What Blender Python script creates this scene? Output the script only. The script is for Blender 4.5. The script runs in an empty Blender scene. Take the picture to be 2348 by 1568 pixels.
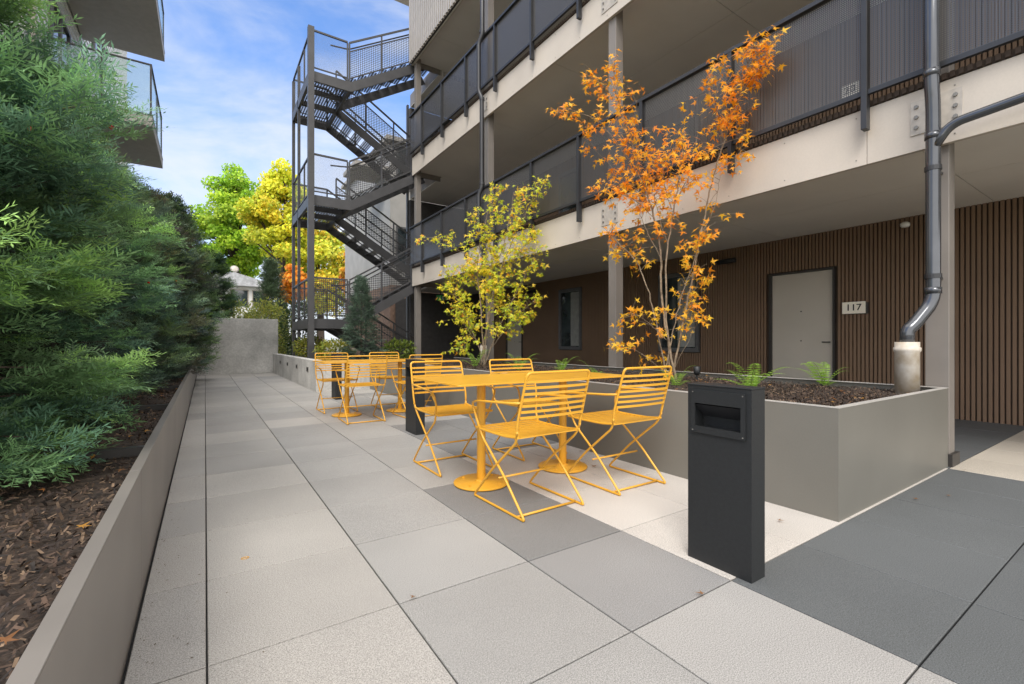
import bpy, math, random
import numpy as np
from mathutils import Vector, Matrix
rng = np.random.default_rng(7); random.seed(7)
S = bpy.context.scene; COL = S.collection
TH = math.atan(704/1050); st, ct = math.sin(TH), math.cos(TH)
R = math.radians

# camera helpers
def P3(px, py, Z):
    xc = (px-1174)/1050*Z
    return Vector((Z*st+xc*ct, Z*ct-xc*st, 1-(py-784)/1050*Z))
def G(px, py, z=0.0):
    return P3(px, py, 1050*(1-z)/(py-784))

# ---------------------------------------------------------------- materials
def newmat(name):
    m = bpy.data.materials.new(name); m.use_nodes = True
    nt = m.node_tree; b = nt.nodes['Principled BSDF']
    return m, nt, b
def PM(name, c, rough=.6, metal=0.0, ns=8.0, amt=.12, bump=0.0, bs=60.0, spec=.5, c2=None, fine=None):
    m, nt, b = newmat(name); N = nt.nodes; L = nt.links
    b.inputs['Roughness'].default_value = rough; b.inputs['Metallic'].default_value = metal
    b.inputs['Specular IOR Level'].default_value = spec
    tc = N.new('ShaderNodeTexCoord'); no = N.new('ShaderNodeTexNoise')
    no.inputs['Scale'].default_value = ns; no.inputs['Detail'].default_value = 6
    L.new(tc.outputs['Object'], no.inputs['Vector'])
    mx = N.new('ShaderNodeMix'); mx.data_type = 'RGBA'
    ca = c2 if c2 else tuple(x*(1-amt*1.6) for x in c); cb = c if c2 else tuple(min(1, x*(1+amt)) for x in c)
    mx.inputs[6].default_value = (*ca, 1); mx.inputs[7].default_value = (*cb, 1)
    mr = N.new('ShaderNodeMapRange'); mr.inputs[1].default_value = .3; mr.inputs[2].default_value = .7
    L.new(no.outputs['Fac'], mr.inputs[0]); L.new(mr.outputs[0], mx.inputs[0])
    out = mx.outputs[2]
    if fine:
        n3 = N.new('ShaderNodeTexNoise'); n3.inputs['Scale'].default_value = fine[0]; n3.inputs['Detail'].default_value = 2
        L.new(tc.outputs['Object'], n3.inputs['Vector'])
        m3 = N.new('ShaderNodeMapRange'); m3.inputs[1].default_value = .35; m3.inputs[2].default_value = .65
        m3.inputs[3].default_value = 1-fine[1]; m3.inputs[4].default_value = 1+fine[1]
        L.new(n3.outputs['Fac'], m3.inputs[0])
        vm = N.new('ShaderNodeVectorMath'); vm.operation = 'SCALE'
        L.new(out, vm.inputs[0]); L.new(m3.outputs[0], vm.inputs['Scale']); out = vm.outputs[0]
    L.new(out, b.inputs['Base Color'])
    if bump:
        n2 = N.new('ShaderNodeTexNoise'); n2.inputs['Scale'].default_value = bs; n2.inputs['Detail'].default_value = 5
        L.new(tc.outputs['Object'], n2.inputs['Vector'])
        bp = N.new('ShaderNodeBump'); bp.inputs['Strength'].default_value = bump; bp.inputs['Distance'].default_value = .01
        L.new(n2.outputs['Fac'], bp.inputs['Height']); L.new(bp.outputs[0], b.inputs['Normal'])
    return m
def ATT(name, rough=.6, trans=0.0, ns=30, amt=.15, spec=.4, fine=None, bump=0):
    m, nt, b = newmat(name); N = nt.nodes; L = nt.links
    b.inputs['Roughness'].default_value = rough; b.inputs['Specular IOR Level'].default_value = spec
    a = N.new('ShaderNodeAttribute'); a.attribute_name = 'Col'
    tc = N.new('ShaderNodeTexCoord')
    out = a.outputs['Color']
    for (sc, am, dt) in ([(ns, amt, 5)] + ([(fine[0], fine[1], 2)] if fine else [])):
        no = N.new('ShaderNodeTexNoise'); no.inputs['Scale'].default_value = sc; no.inputs['Detail'].default_value = dt
        L.new(tc.outputs['Object'], no.inputs['Vector'])
        mr = N.new('ShaderNodeMapRange'); mr.inputs[1].default_value = .3; mr.inputs[2].default_value = .7
        mr.inputs[3].default_value = 1-am; mr.inputs[4].default_value = 1+am
        L.new(no.outputs['Fac'], mr.inputs[0])
        vm = N.new('ShaderNodeVectorMath'); vm.operation = 'SCALE'
        L.new(out, vm.inputs[0]); L.new(mr.outputs[0], vm.inputs['Scale']); out = vm.outputs[0]
        lastn = no
    L.new(out, b.inputs['Base Color'])
    if bump:
        bp = N.new('ShaderNodeBump'); bp.inputs['Strength'].default_value = bump; bp.inputs['Distance'].default_value = .002
        L.new(lastn.outputs['Fac'], bp.inputs['Height']); L.new(bp.outputs[0], b.inputs['Normal'])
    if trans:
        t = N.new('ShaderNodeBsdfTranslucent'); L.new(out, t.inputs['Color'])
        mx = N.new('ShaderNodeMixShader'); mx.inputs[0].default_value = trans
        L.new(b.outputs[0], mx.inputs[1]); L.new(t.outputs[0], mx.inputs[2])
        L.new(mx.outputs[0], N['Material Output'].inputs['Surface'])
    return m
def PERF(name, c, ax, pitch, thr, rough=.4):
    m, nt, b = newmat(name); N = nt.nodes; L = nt.links
    b.inputs['Base Color'].default_value = (*c, 1); b.inputs['Roughness'].default_value = rough; b.inputs['Metallic'].default_value = .3
    tc = N.new('ShaderNodeTexCoord'); sp = N.new('ShaderNodeSeparateXYZ'); L.new(tc.outputs['Object'], sp.inputs[0])
    outs = []
    for k in ax:
        mu = N.new('ShaderNodeMath'); mu.operation = 'MULTIPLY'; mu.inputs[1].default_value = math.pi/pitch
        L.new(sp.outputs['XYZ'.index(k)], mu.inputs[0])
        si = N.new('ShaderNodeMath'); si.operation = 'SINE'; L.new(mu.outputs[0], si.inputs[0]); outs.append(si)
    mm = N.new('ShaderNodeMath'); mm.operation = 'MULTIPLY'; L.new(outs[0].outputs[0], mm.inputs[0]); L.new(outs[1].outputs[0], mm.inputs[1])
    ab = N.new('ShaderNodeMath'); ab.operation = 'ABSOLUTE'; L.new(mm.outputs[0], ab.inputs[0])
    gt = N.new('ShaderNodeMath'); gt.operation = 'GREATER_THAN'; gt.inputs[1].default_value = thr; L.new(ab.outputs[0], gt.inputs[0])
    tr = N.new('ShaderNodeBsdfTransparent'); mx = N.new('ShaderNodeMixShader')
    L.new(gt.outputs[0], mx.inputs[0]); L.new(b.outputs[0], mx.inputs[1]); L.new(tr.outputs[0], mx.inputs[2])
    L.new(mx.outputs[0], N['Material Output'].inputs['Surface'])
    return m
def GLASS(name, c, tr=.75, rough=.03):
    m, nt, b = newmat(name); N = nt.nodes; L = nt.links
    b.inputs['Base Color'].default_value = (*c, 1); b.inputs['Roughness'].default_value = rough; b.inputs['Specular IOR Level'].default_value = 1
    t = N.new('ShaderNodeBsdfTransparent'); t.inputs[0].default_value = (.88, .94, .93, 1)
    mx = N.new('ShaderNodeMixShader'); mx.inputs[0].default_value = tr
    L.new(b.outputs[0], mx.inputs[1]); L.new(t.outputs[0], mx.inputs[2]); L.new(mx.outputs[0], N['Material Output'].inputs['Surface'])
    return m
M = {}
M['paver'] = ATT('paver', .6, ns=1.1, amt=.10, spec=.4, fine=(260, .42), bump=.12)
M['joint'] = PM('joint', (.012, .012, .012), .95)
M['ground'] = PM('ground_mat', (.16, .16, .11), .95, ns=.5, bump=.3)
M['planter'] = PM('planter_metal', (.175, .168, .148), .42, ns=1.5, amt=.06, metal=.1, fine=(300, .04))
M['planter_rim'] = PM('planter_rim', (.5, .48, .45), .35, ns=3, amt=.05, metal=.1)
M['wallmetal'] = PM('bed_wall_metal', (.205, .186, .17), .38, ns=2, amt=.1, metal=.1)
M['concrete'] = PM('concrete', (.52, .51, .485), .85, ns=1.4, amt=.2, bump=.25, bs=30, fine=(25, .1))
M['soil'] = PM('soil_mat', (.05, .033, .023), .95, ns=30, amt=.5, bump=1, bs=45)
M['mulch'] = ATT('mulch', .9, ns=40, amt=.3)
M['yellow'] = PM('yellow_paint', (.70, .36, .035), .28, ns=4, amt=.04)
M['black'] = PM('black_powdercoat', (.014, .0155, .017), .5, ns=60, amt=.1, bump=.1, bs=600, fine=(600, .4))
M['blackin'] = PM('black_recess', (.008, .008, .009), .6)
M['steel'] = PM('stair_steel', (.066, .066, .07), .42, ns=4, amt=.1, metal=.1)
M['railblk'] = PM('rail_metal', (.035, .036, .04), .38, ns=4, amt=.1, metal=.2)
M['column'] = PM('column_paint', (.20, .18, .162), .5, ns=3, amt=.06)
M['fascia'] = PM('fascia_panel', (.55, .495, .43), .55, ns=1.2, amt=.06, fine=(60, .02))
M['soffit'] = PM('soffit_panel', (.74, .70, .64), .7, ns=1, amt=.04)
M['wood'] = PM('wood_slat', (.205, .130, .082), .65, ns=1.2, amt=.06)
M['wooddark'] = PM('slat_backing', (.055, .036, .025), .8)
M['clad'] = PM('pale_slat', (.40, .37, .34), .5, ns=3, amt=.05)
M['cladback'] = PM('cladding_gap', (.07, .064, .06), .8)
M['charcoal'] = PM('charcoal_wall', (.06, .056, .055), .7)
M['door'] = PM('door_paint', (.50, .46, .40), .45, ns=2, amt=.03)
M['frame'] = PM('dark_frame', (.035, .032, .03), .45)
M['wframe'] = PM('window_frame', (.12, .12, .125), .4)
M['wglass'] = PM('window_glass', (.04, .055, .06), .04, ns=2, amt=.5, spec=1)
M['curtain'] = PM('curtain', (.30, .31, .30), .8)
M['pipe'] = PM('pipe_metal', (.085, .09, .10), .16, metal=.55, ns=5, amt=.1, spec=.8)
M['pipeend'] = PM('aged_pipe', (.66, .63, .58), .5, ns=9, amt=.25, c2=(.38, .30, .20))
M['galv'] = PM('galvanised', (.46, .42, .37), .5, metal=.1, ns=12, amt=.12)
M['bolt'] = PM('bolt', (.25, .24, .22), .5, metal=.5)
M['sign'] = PM('sign_plate', (.92, .87, .75), .4, amt=.02)
M['ink'] = PM('sign_ink', (.012, .011, .01), .6)
M['green'] = PM('exit_green', (.02, .6, .14), .4); M['white'] = PM('white_paint', (.8, .8, .78), .5, amt=.04)
M['siding'] = PM('white_siding', (.78, .78, .77), .6, ns=2, amt=.04)
M['wingwall'] = PM('wing_wall', (.44, .43, .41), .6, ns=2, amt=.08)
M['greysoffit'] = PM('grey_soffit', (.42, .40, .37), .7, amt=.05)
M['glass'] = GLASS('clear_glass', (.5, .62, .66), .76)
M['yew'] = ATT('yew_leaf', .5, trans=.28, ns=60, amt=.15, spec=.45)
M['leaf'] = ATT('maple_leaf', .45, trans=.52, ns=60, amt=.1)
M['farleaf'] = ATT('far_leaf', .6, trans=.40, ns=5, amt=.12)
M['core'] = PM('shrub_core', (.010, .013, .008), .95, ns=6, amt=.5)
M['bark'] = PM('bark', (.24, .18, .12), .8, ns=20, amt=.3, bump=.6, bs=40)
M['bark2'] = PM('dark_bark', (.07, .05, .04), .9, ns=20, amt=.3, bump=.6, bs=40)
M['brick'] = PM('tan_brick', (.28, .18, .13), .8, ns=8, amt=.2)
M['roof'] = PM('roof_grey', (.42, .43, .45), .7, ns=6, amt=.2)
M['berry'] = PM('berry', (.6, .02, .015), .25)
M['perf_yz'] = PERF('perf_side', (.10, .098, .098), 'YZ', .017, .54, .28)
M['sp_yz'] = PERF('stair_perf_side', (.10, .10, .105), 'YZ', .022, .14)
M['sp_open'] = PERF('stair_perf_open', (.10, .10, .105), 'XZ', .022, .12)
M['sp_xz'] = PERF('stair_perf_front', (.07, .07, .073), 'XZ', .05, .30)
M['sp_xy'] = PERF('stair_perf_floor', (.08, .08, .082), 'XY', .07, .36)

# ---------------------------------------------------------------- mesh helpers
OFF = {}
class MB:
    def __init__(s): s.v = []; s.f = []
    def box(s, x0, x1, y0, y1, z0, z1):
        n = len(s.v)
        s.v += [(x0,y0,z0),(x1,y0,z0),(x1,y1,z0),(x0,y1,z0),(x0,y0,z1),(x1,y0,z1),(x1,y1,z1),(x0,y1,z1)]
        s.f += [tuple(n+i for i in q) for q in ((0,3,2,1),(4,5,6,7),(0,1,5,4),(1,2,6,5),(2,3,7,6),(3,0,4,7))]
        return s
    def bar(s, p, q, w, h, up=(0,0,1)):
        p, q = Vector(p), Vector(q); d = (q-p).normalized(); up = Vector(up)
        if abs(d.dot(up)) > .99: up = Vector((0,1,0))
        x = d.cross(up).normalized()*w/2; z = x.cross(d).normalized()*h/2
        n = len(s.v)
        for b in (p, q): s.v += [tuple(b-x-z), tuple(b+x-z), tuple(b+x+z), tuple(b-x+z)]
        s.f += [tuple(n+i for i in k) for k in ((0,3,2,1),(4,5,6,7),(0,1,5,4),(1,2,6,5),(2,3,7,6),(3,0,4,7))]
        return s
    def tube(s, pts, r, n=8, r1=None, closed=False):
        pts = [Vector(p) for p in pts]; m = len(pts); base = len(s.v); pn = None
        for i, p in enumerate(pts):
            d = (pts[(i+1) % m if closed else min(i+1, m-1)] - pts[(i-1) if closed else max(i-1, 0)])
            d = d.normalized() if d.length > 1e-9 else Vector((0,0,1))
            if pn is None: pn = d.orthogonal().normalized()
            pn = (pn - d*pn.dot(d)); pn = pn.normalized() if pn.length > 1e-6 else d.orthogonal().normalized()
            b = d.cross(pn)
            rr = r if r1 is None else r+(r1-r)*i/max(1, m-1)
            for k in range(n):
                a = 2*math.pi*k/n; s.v.append(tuple(p+(pn*math.cos(a)+b*math.sin(a))*rr))
        for i in range(m if closed else m-1):
            for k in range(n):
                a = base+i*n+k; a2 = base+i*n+(k+1) % n; j = (i+1) % m
                b1 = base+j*n+k; b2 = base+j*n+(k+1) % n; s.f.append((a, a2, b2, b1))
        if not closed:
            s.f.append(tuple(base+k for k in range(n))[::-1]); s.f.append(tuple(base+(m-1)*n+k for k in range(n)))
        return s
    def lathe(s, c, prof, n=32):
        base = len(s.v)
        for (r, z) in prof:
            for k in range(n):
                a = 2*math.pi*k/n; s.v.append((c[0]+r*math.cos(a), c[1]+r*math.sin(a), c[2]+z))
        for i in range(len(prof)-1):
            for k in range(n):
                s.f.append((base+i*n+k, base+i*n+(k+1) % n, base+(i+1)*n+(k+1) % n, base+(i+1)*n+k))
        s.f.append(tuple(base+k for k in range(n))[::-1]); s.f.append(tuple(base+(len(prof)-1)*n+k for k in range(n)))
        return s
    def ball(s, c, r, n=8):
        return s.lathe(c, [(max(1e-4, r*math.sin(math.pi*i/n)), -r*math.cos(math.pi*i/n)) for i in range(n+1)], n)
    def build(s, name, mat, parent=None, smooth=False, bevel=0, local=False, off=None):
        me = bpy.data.meshes.new(name)
        o = bpy.data.objects.new(name, me); COL.objects.link(o)
        of = Vector((0,0,0))
        if parent is not None: of = OFF.get(parent.name, Vector((0,0,0)))
        elif off is not None: of = Vector(off); o.location = of
        me.from_pydata([tuple(Vector(v)-of) for v in s.v], [], s.f); me.materials.append(mat)
        if smooth:
            me.polygons.foreach_set('use_smooth', [True]*len(me.polygons))
        if parent is not None: o.parent = parent
        OFF[o.name] = of
        if bevel:
            b = o.modifiers.new('bevel', 'BEVEL'); b.width = bevel; b.segments = 2; b.limit_method = 'ANGLE'
        return o
def root(name, label, cat, loc=(0,0,0), group=None):
    o = bpy.data.objects.new(name, None); COL.objects.link(o); o.location = loc; o.empty_display_size = .1
    o['label'] = label; o['category'] = cat
    if group: o['group'] = group
    OFF[o.name] = Vector(loc); return o
def tag(o, label, cat, group=None):
    o['label'] = label; o['category'] = cat
    if group: o['group'] = group
    return o
def kind(o, k='structure'): o['kind'] = k; return o
def dup(r, loc, rotz, label, group=None):
    n = r.copy(); COL.objects.link(n); n.location = loc; n.rotation_euler = (0,0,rotz); n['label'] = label
    if group: n['group'] = group
    for c in list(r.children):
        k = c.copy(); COL.objects.link(k); k.parent = n
        for g in list(c.children):
            h = g.copy(); COL.objects.link(h); h.parent = k
    return n
def smoothpts(pts, sub=6):
    pts = [Vector(p) for p in pts]; out = []
    for i in range(len(pts)-1):
        p0 = pts[max(i-1,0)]; p1 = pts[i]; p2 = pts[i+1]; p3 = pts[min(i+2, len(pts)-1)]
        for k in range(sub):
            t = k/sub
            out.append(.5*((2*p1)+(p2-p0)*t+(2*p0-5*p1+4*p2-p3)*t*t+(3*p1-p0-3*p2+p3)*t**3))
    out.append(pts[-1]); return out
def fillet(pts, r=.05, n=5):
    pts = [Vector(p) for p in pts]; out = [pts[0]]
    for i in range(1, len(pts)-1):
        a, b, c = pts[i-1], pts[i], pts[i+1]
        r1 = min(r, (a-b).length*.45, (c-b).length*.45)
        s = b+(a-b).normalized()*r1; e = b+(c-b).normalized()*r1
        for k in range(n+1):
            t = k/n; out.append(s*(1-t)**2+b*2*t*(1-t)+e*t*t)
    out.append(pts[-1]); return out
def np_mesh(name, V, F, C, mat, parent=None, off=None):
    me = bpy.data.meshes.new(name); o = bpy.data.objects.new(name, me); COL.objects.link(o)
    of = np.zeros(3)
    if parent is not None: of = np.array(OFF.get(parent.name, (0,0,0))); o.parent = parent
    elif off is not None: of = np.array(off); o.location = off
    V = np.asarray(V, dtype=np.float32)-of.astype(np.float32); F = np.asarray(F, dtype=np.int32); k = F.shape[1]
    me.vertices.add(len(V)); me.vertices.foreach_set('co', V.ravel())
    me.loops.add(F.size); me.loops.foreach_set('vertex_index', F.ravel())
    me.polygons.add(len(F)); me.polygons.foreach_set('loop_start', np.arange(0, F.size, k, dtype=np.int32))
    me.polygons.foreach_set('loop_total', np.full(len(F), k, dtype=np.int32))
    me.polygons.foreach_set('use_smooth', np.zeros(len(F), dtype=bool))
    if C is not None:
        a = me.color_attributes.new('Col', 'FLOAT_COLOR', 'POINT')
        cc = np.ones((len(V), 4), dtype=np.float32); cc[:, :3] = np.clip(C, 0, 1); a.data.foreach_set('color', cc.ravel())
    me.materials.append(mat); me.update(calc_edges=True); me.validate()
    OFF[o.name] = Vector(of.tolist())
    return o
def norm(a): return a/np.maximum(1e-9, np.linalg.norm(a, axis=-1, keepdims=True))
def frames(tip, nrm):
    y = norm(tip); x = norm(np.cross(y, nrm)); z = np.cross(x, y); return np.stack([x, y, z], axis=2)
def inst(tv, tf, Fr, T, sc, C, cj=.0):
    n = len(T); V = np.einsum('nij,vj->nvi', Fr, tv)*np.asarray(sc).reshape(-1,1,1)+T[:, None, :]
    F = tf[None]+(np.arange(n)*len(tv))[:, None, None]
    CC = np.repeat(C[:, None, :], len(tv), axis=1)
    if cj: CC = CC*(1+rng.normal(0, cj, (n, len(tv), 1)))
    return V.reshape(-1, 3), F.reshape(-1, tf.shape[1]), CC.reshape(-1, 3)
def spray(nside, per, nl, nw):
    v = []; f = []
    def needles(o, d, L, k):
        d = np.array(d)/np.linalg.norm(d); px = np.array((d[1], -d[0], 0))
        b = len(v); w = .008
        v.extend([o-px*w, o+px*w, o+d*L+px*w*.4, o+d*L-px*w*.4]); f.append((b, b+1, b+2, b+3))
        for i in range(k):
            t = (i+.5+random.uniform(-.3, .3))/k; s = 1 if i % 2 else -1
            q = o+d*L*t; nd = d*random.uniform(.5, .95)+px*s*random.uniform(.45, .9)+np.array((0, 0, random.uniform(-.25, .6))); nd = nd/np.linalg.norm(nd); l = nl*(1.05-.4*t)*random.uniform(.7, 1.2)
            pv = np.cross(nd, (random.uniform(-.3, .3), random.uniform(-.3, .3), 1)); pv = pv/np.linalg.norm(pv); b = len(v)
            v.extend([q, q+nd*l*.5+pv*nw, q+nd*l, q+nd*l*.5-pv*nw]); f.append((b, b+1, b+2, b+3))
    needles(np.zeros(3), (0, 1, 0), 1.0, per*2)
    for i in range(nside):
        t = .05+.65*i/max(1, nside-1); s = 1 if i % 2 else -1
        needles(np.array((0, t, 0)), (s*random.uniform(.35, .85), .75, random.uniform(-.2, .3)), random.uniform(.35, .65), per)
    return np.array(v, dtype=float), np.array(f)
SP_HI = spray(4, 9, .23, .0175); SP_LO = spray(3, 6, .28, .034)
def yew(name, label, c, h, rad, n, ln, tpl, base, brown=0.0, berries=0, z0=.35, group=None, cat='shrub'):
    r = root(name, label, cat, (c[0], c[1], z0), group)
    ph = rng.uniform(0, 6.28, 6)
    def prof(t, a):
        base_r = np.where(t < .2, .78+.22*np.sin(t/.2*math.pi/2), np.where(t < .5, 1.0, np.cos((t-.5)/.5*math.pi/2)**.8))
        lump = 1+.10*np.sin(3*a+ph[0]+t*5)+.10*np.sin(5*a+ph[1]-t*9)+.10*np.sin(2*a+ph[2]+t*15)
        return rad*base_r*lump
    K = int(h*42); tk_ = rng.uniform(0, 1, K)**.88; ak = rng.uniform(0, 2*math.pi, K); Rk = prof(tk_, ak)*rng.uniform(.70, 1.26, K)+.04
    slope = -.05+.75*tk_+rng.normal(0, .14, K); ck = rng.uniform(.6, 1.4, K)
    outk = np.stack([np.cos(ak), np.sin(ak), slope], 1); tank = np.stack([-np.sin(ak), np.cos(ak), 0*ak], 1)
    basek = np.stack([c[0]+0*ak, c[1]+0*ak, np.maximum(z0+.04, z0+.05+tk_*h*.97-Rk*slope*.8)], 1)
    tk = MB()
    for k in range(4):
        a = k*1.7; tk.tube(smoothpts([(c[0]+.03*math.cos(a), c[1]+.03*math.sin(a), z0-.05), (c[0]+.12*math.cos(a), c[1]+.12*math.sin(a), z0+h*.35), (c[0]+.1*math.cos(a), c[1]+.1*math.sin(a), z0+h*.8)]), .035, 6, .012)
    for k in range(0, K): tk.tube([tuple(basek[k]), tuple(basek[k]+outk[k]*Rk[k]*.96)], .008, 4, .002)
    tk.build('trunk', M['bark2'], r, True)
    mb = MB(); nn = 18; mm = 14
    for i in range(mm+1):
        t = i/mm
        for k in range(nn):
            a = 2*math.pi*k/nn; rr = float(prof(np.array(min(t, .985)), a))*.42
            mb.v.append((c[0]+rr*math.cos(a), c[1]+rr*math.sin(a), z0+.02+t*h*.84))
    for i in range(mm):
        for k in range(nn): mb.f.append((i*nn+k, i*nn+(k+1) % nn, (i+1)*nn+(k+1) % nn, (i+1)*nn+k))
    mb.build('inner_foliage', M['core'], r)  # near-black filler shell, dark depth of the shrub put into its colour
    i = rng.integers(0, K, n); u = rng.uniform(.3, 1.0, n)**.75
    lat = rng.normal(0, 1, n)*(.03+.10*np.sin(np.clip((u-.2)/.8, 0, 1)*math.pi)**.7); ver = rng.normal(0, .028, n)
    T = basek[i]+outk[i]*(Rk[i]*u)[:, None]+tank[i]*lat[:, None]+np.stack([0*u, 0*u, ver-.25*np.abs(lat)], 1)
    T[:, 2] = np.maximum(T[:, 2], z0+.07)
    d = outk[i]*.9+tank[i]*(np.sign(lat)*.45+lat*2)[:, None]+rng.normal(0, .28, (n, 3))
    nr = np.array((0, 0, 1.0))[None]+outk[i]*.3+rng.normal(0, .35, (n, 3))
    sc = ln*rng.uniform(.6, 1.25, n)
    col = np.array(base)[None]*(.25+1.0*u**1.6)[:, None]*ck[i][:, None]*rng.uniform(.75, 1.25, (n, 1))  # sprays deep along each bough painted darker, inner shade put into the colour
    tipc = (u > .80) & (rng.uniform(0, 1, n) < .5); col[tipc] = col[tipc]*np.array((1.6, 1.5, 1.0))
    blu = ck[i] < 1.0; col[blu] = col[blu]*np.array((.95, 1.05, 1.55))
    br = (np.sin(3*ak[i]+ph[4]+tk_[i]*6) > .45) & (brown > 0)
    col[br] = col[br]*.5+np.array((.08, .048, .037))*.9*brown*u[br][:, None]
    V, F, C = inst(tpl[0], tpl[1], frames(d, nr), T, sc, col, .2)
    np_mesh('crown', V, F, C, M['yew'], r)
    for q in range(berries):
        cand = np.where((np.cos(ak+1.0) > .3) & (tk_ < .85) & (tk_ > .2))[0]; k = int(rng.choice(cand)); p = basek[k]+outk[k]*Rk[k]*.98+rng.normal(0, .02, 3)
        MB().ball(tuple(p), .0095, 6).build('berry', M['berry'], r, True)
    return r

# ---------------------------------------------------------------- world, sun, camera
w = bpy.data.worlds.new('World'); S.world = w; w.use_nodes = True
N = w.node_tree.nodes; L = w.node_tree.links; bg = N['Background']
sky = N.new('ShaderNodeTexSky'); sky.sky_type = 'NISHITA'; sky.sun_disc = False
SEL, SAZ = 50, 224
sky.sun_elevation = R(SEL); sky.sun_rotation = R(SAZ); sky.air_density = 1.0; sky.dust_density = .5; sky.ozone_density = 1.6
gn = N.new('ShaderNodeVectorMath'); gn.operation = 'MULTIPLY'; gn.inputs[1].default_value = (1.35, 1.66, 2.1); L.new(sky.outputs[0], gn.inputs[0])
tc = N.new('ShaderNodeTexCoord'); mp = N.new('ShaderNodeMapping'); mp.inputs['Scale'].default_value = (1.2, 1.2, 3.0); mp.inputs['Rotation'].default_value = (.25, .1, .5)
no = N.new('ShaderNodeTexNoise'); no.inputs['Scale'].default_value = 2.2; no.inputs['Detail'].default_value = 8; no.inputs['Roughness'].default_value = .55; no.inputs['Distortion'].default_value = .4
L.new(tc.outputs['Generated'], mp.inputs[0]); L.new(mp.outputs[0], no.inputs['Vector'])
sx = N.new('ShaderNodeSeparateXYZ'); L.new(tc.outputs['Generated'], sx.inputs[0])
def mrange(src, a, b, c, d):
    m = N.new('ShaderNodeMapRange'); m.interpolation_type = 'SMOOTHSTEP'
    for i, v_ in zip((1, 2, 3, 4), (a, b, c, d)): m.inputs[i].default_value = v_
    L.new(src, m.inputs[0]); return m.outputs[0]
def add(a, b, op='ADD'):
    m = N.new('ShaderNodeMath'); m.operation = op; L.new(a, m.inputs[0]); L.new(b, m.inputs[1]); return m.outputs[0]
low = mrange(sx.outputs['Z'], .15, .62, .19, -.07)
back = mrange(sx.outputs['Y'], .15, -.35, 0, .34)  # cloud added behind the camera and overhead, unseen, to lift the ambient light
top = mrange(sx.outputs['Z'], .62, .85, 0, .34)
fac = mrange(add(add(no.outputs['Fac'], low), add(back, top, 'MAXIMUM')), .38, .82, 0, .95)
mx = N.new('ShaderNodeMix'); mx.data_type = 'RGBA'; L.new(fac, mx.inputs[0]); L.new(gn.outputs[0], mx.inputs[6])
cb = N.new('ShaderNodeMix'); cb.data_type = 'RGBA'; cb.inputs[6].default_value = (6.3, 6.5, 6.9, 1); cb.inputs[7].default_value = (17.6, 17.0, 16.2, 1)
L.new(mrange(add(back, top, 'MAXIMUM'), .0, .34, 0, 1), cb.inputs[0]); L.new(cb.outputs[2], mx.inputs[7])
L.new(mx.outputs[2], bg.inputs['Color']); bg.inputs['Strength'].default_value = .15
sl = bpy.data.lights.new('sun', 'SUN'); sl.energy = 2.6; sl.angle = R(24); sl.color = (1, .95, .88)
so = bpy.data.objects.new('sun', sl); COL.objects.link(so)
az = R(SAZ); el = R(SEL); sd = Vector((math.sin(az)*math.cos(el), math.cos(az)*math.cos(el), math.sin(el)))
so.rotation_euler = sd.to_track_quat('Z', 'Y').to_euler()
cam = bpy.data.cameras.new('camera'); cam.lens = 1050/2348*36; cam.sensor_width = 36; cam.clip_end = 800; cam.clip_start = .05
co = bpy.data.objects.new('camera', cam); COL.objects.link(co); co.location = (0, 0, 1); co.rotation_euler = (R(90), 0, -TH); S.camera = co
S.view_settings.view_transform = 'Standard'

# ---------------------------------------------------------------- ground and paving
kind(MB().box(-250, 250, -250, 250, -.3, -.06).build('ground', M['ground']))
kind(MB().box(-.3, 8.2, -3, 17, -.05, -.012).build('paving_base', M['joint']))
V = []; F = []; C = []
def tilecol(x, y):
    lt = (.36, .342, .318); md = (.31, .30, .285); dk = (.105, .112, .115); wh = (.48, .45, .415); dm = (.185, .183, .18)
    q = random.random()
    if x > 4.95: return dk if y > 1.085 else (.48, .435, .37)
    if x > 1.83:
        if y < 1.085: return dk
        if y < 3.5: return wh
        if y < 5.4: return (.20, .198, .195)
        if y < 7.2: return md
        return lt if q < .5 else md
    if x > 1.22:
        if y < 1.085: return (.31, .30, .287)
        if y < 1.7: return (.235, .23, .226)
        if y < 2.9: return dm
        if y < 6: return md if q < .6 else (.26, .256, .25)
        return lt if q < .6 else md
    if x > .61: return (.30, .292, .28) if y < 6 else (lt if q < .7 else md)
    return lt if q < .75 else (.31, .297, .28)
for i in range(-1, 14):
    for j in range(-9, 26):
        x0 = .005+.61*i; x1 = x0+.61; y0 = 1.695+.61*j; y1 = y0+.61
        x0 = max(x0, -.2); x1 = min(x1, 8.12); y1 = min(y1, 16.9)
        if x1-x0 < .02 or y1-y0 < .02: continue
        cx, cy = (x0+x1)/2, (y0+y1)/2; c = np.array(tilecol(cx, cy))*random.uniform(.94, 1.05)
        g = .0024; e = .005; b = len(V); dz = random.uniform(-.0008, .0008)
        for (xa, xb, ya, yb, z) in ((x0+g, x1-g, y0+g, y1-g, -.012), (x0+g, x1-g, y0+g, y1-g, -.0025+dz), (x0+e, x1-e, y0+e, y1-e, dz)):
            V += [(xa, ya, z), (xb, ya, z), (xb, yb, z), (xa, yb, z)]
        for k in (0, 4):
            for m_ in range(4): F.append((b+k+m_, b+k+(m_+1) % 4, b+k+4+(m_+1) % 4, b+k+4+m_))
        F.append((b+8, b+9, b+10, b+11)); C += [c*.45]*4+[c*.7]*4+[c]*4
kind(np_mesh('paving', V, F, np.array(C), M['paver']))

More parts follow.
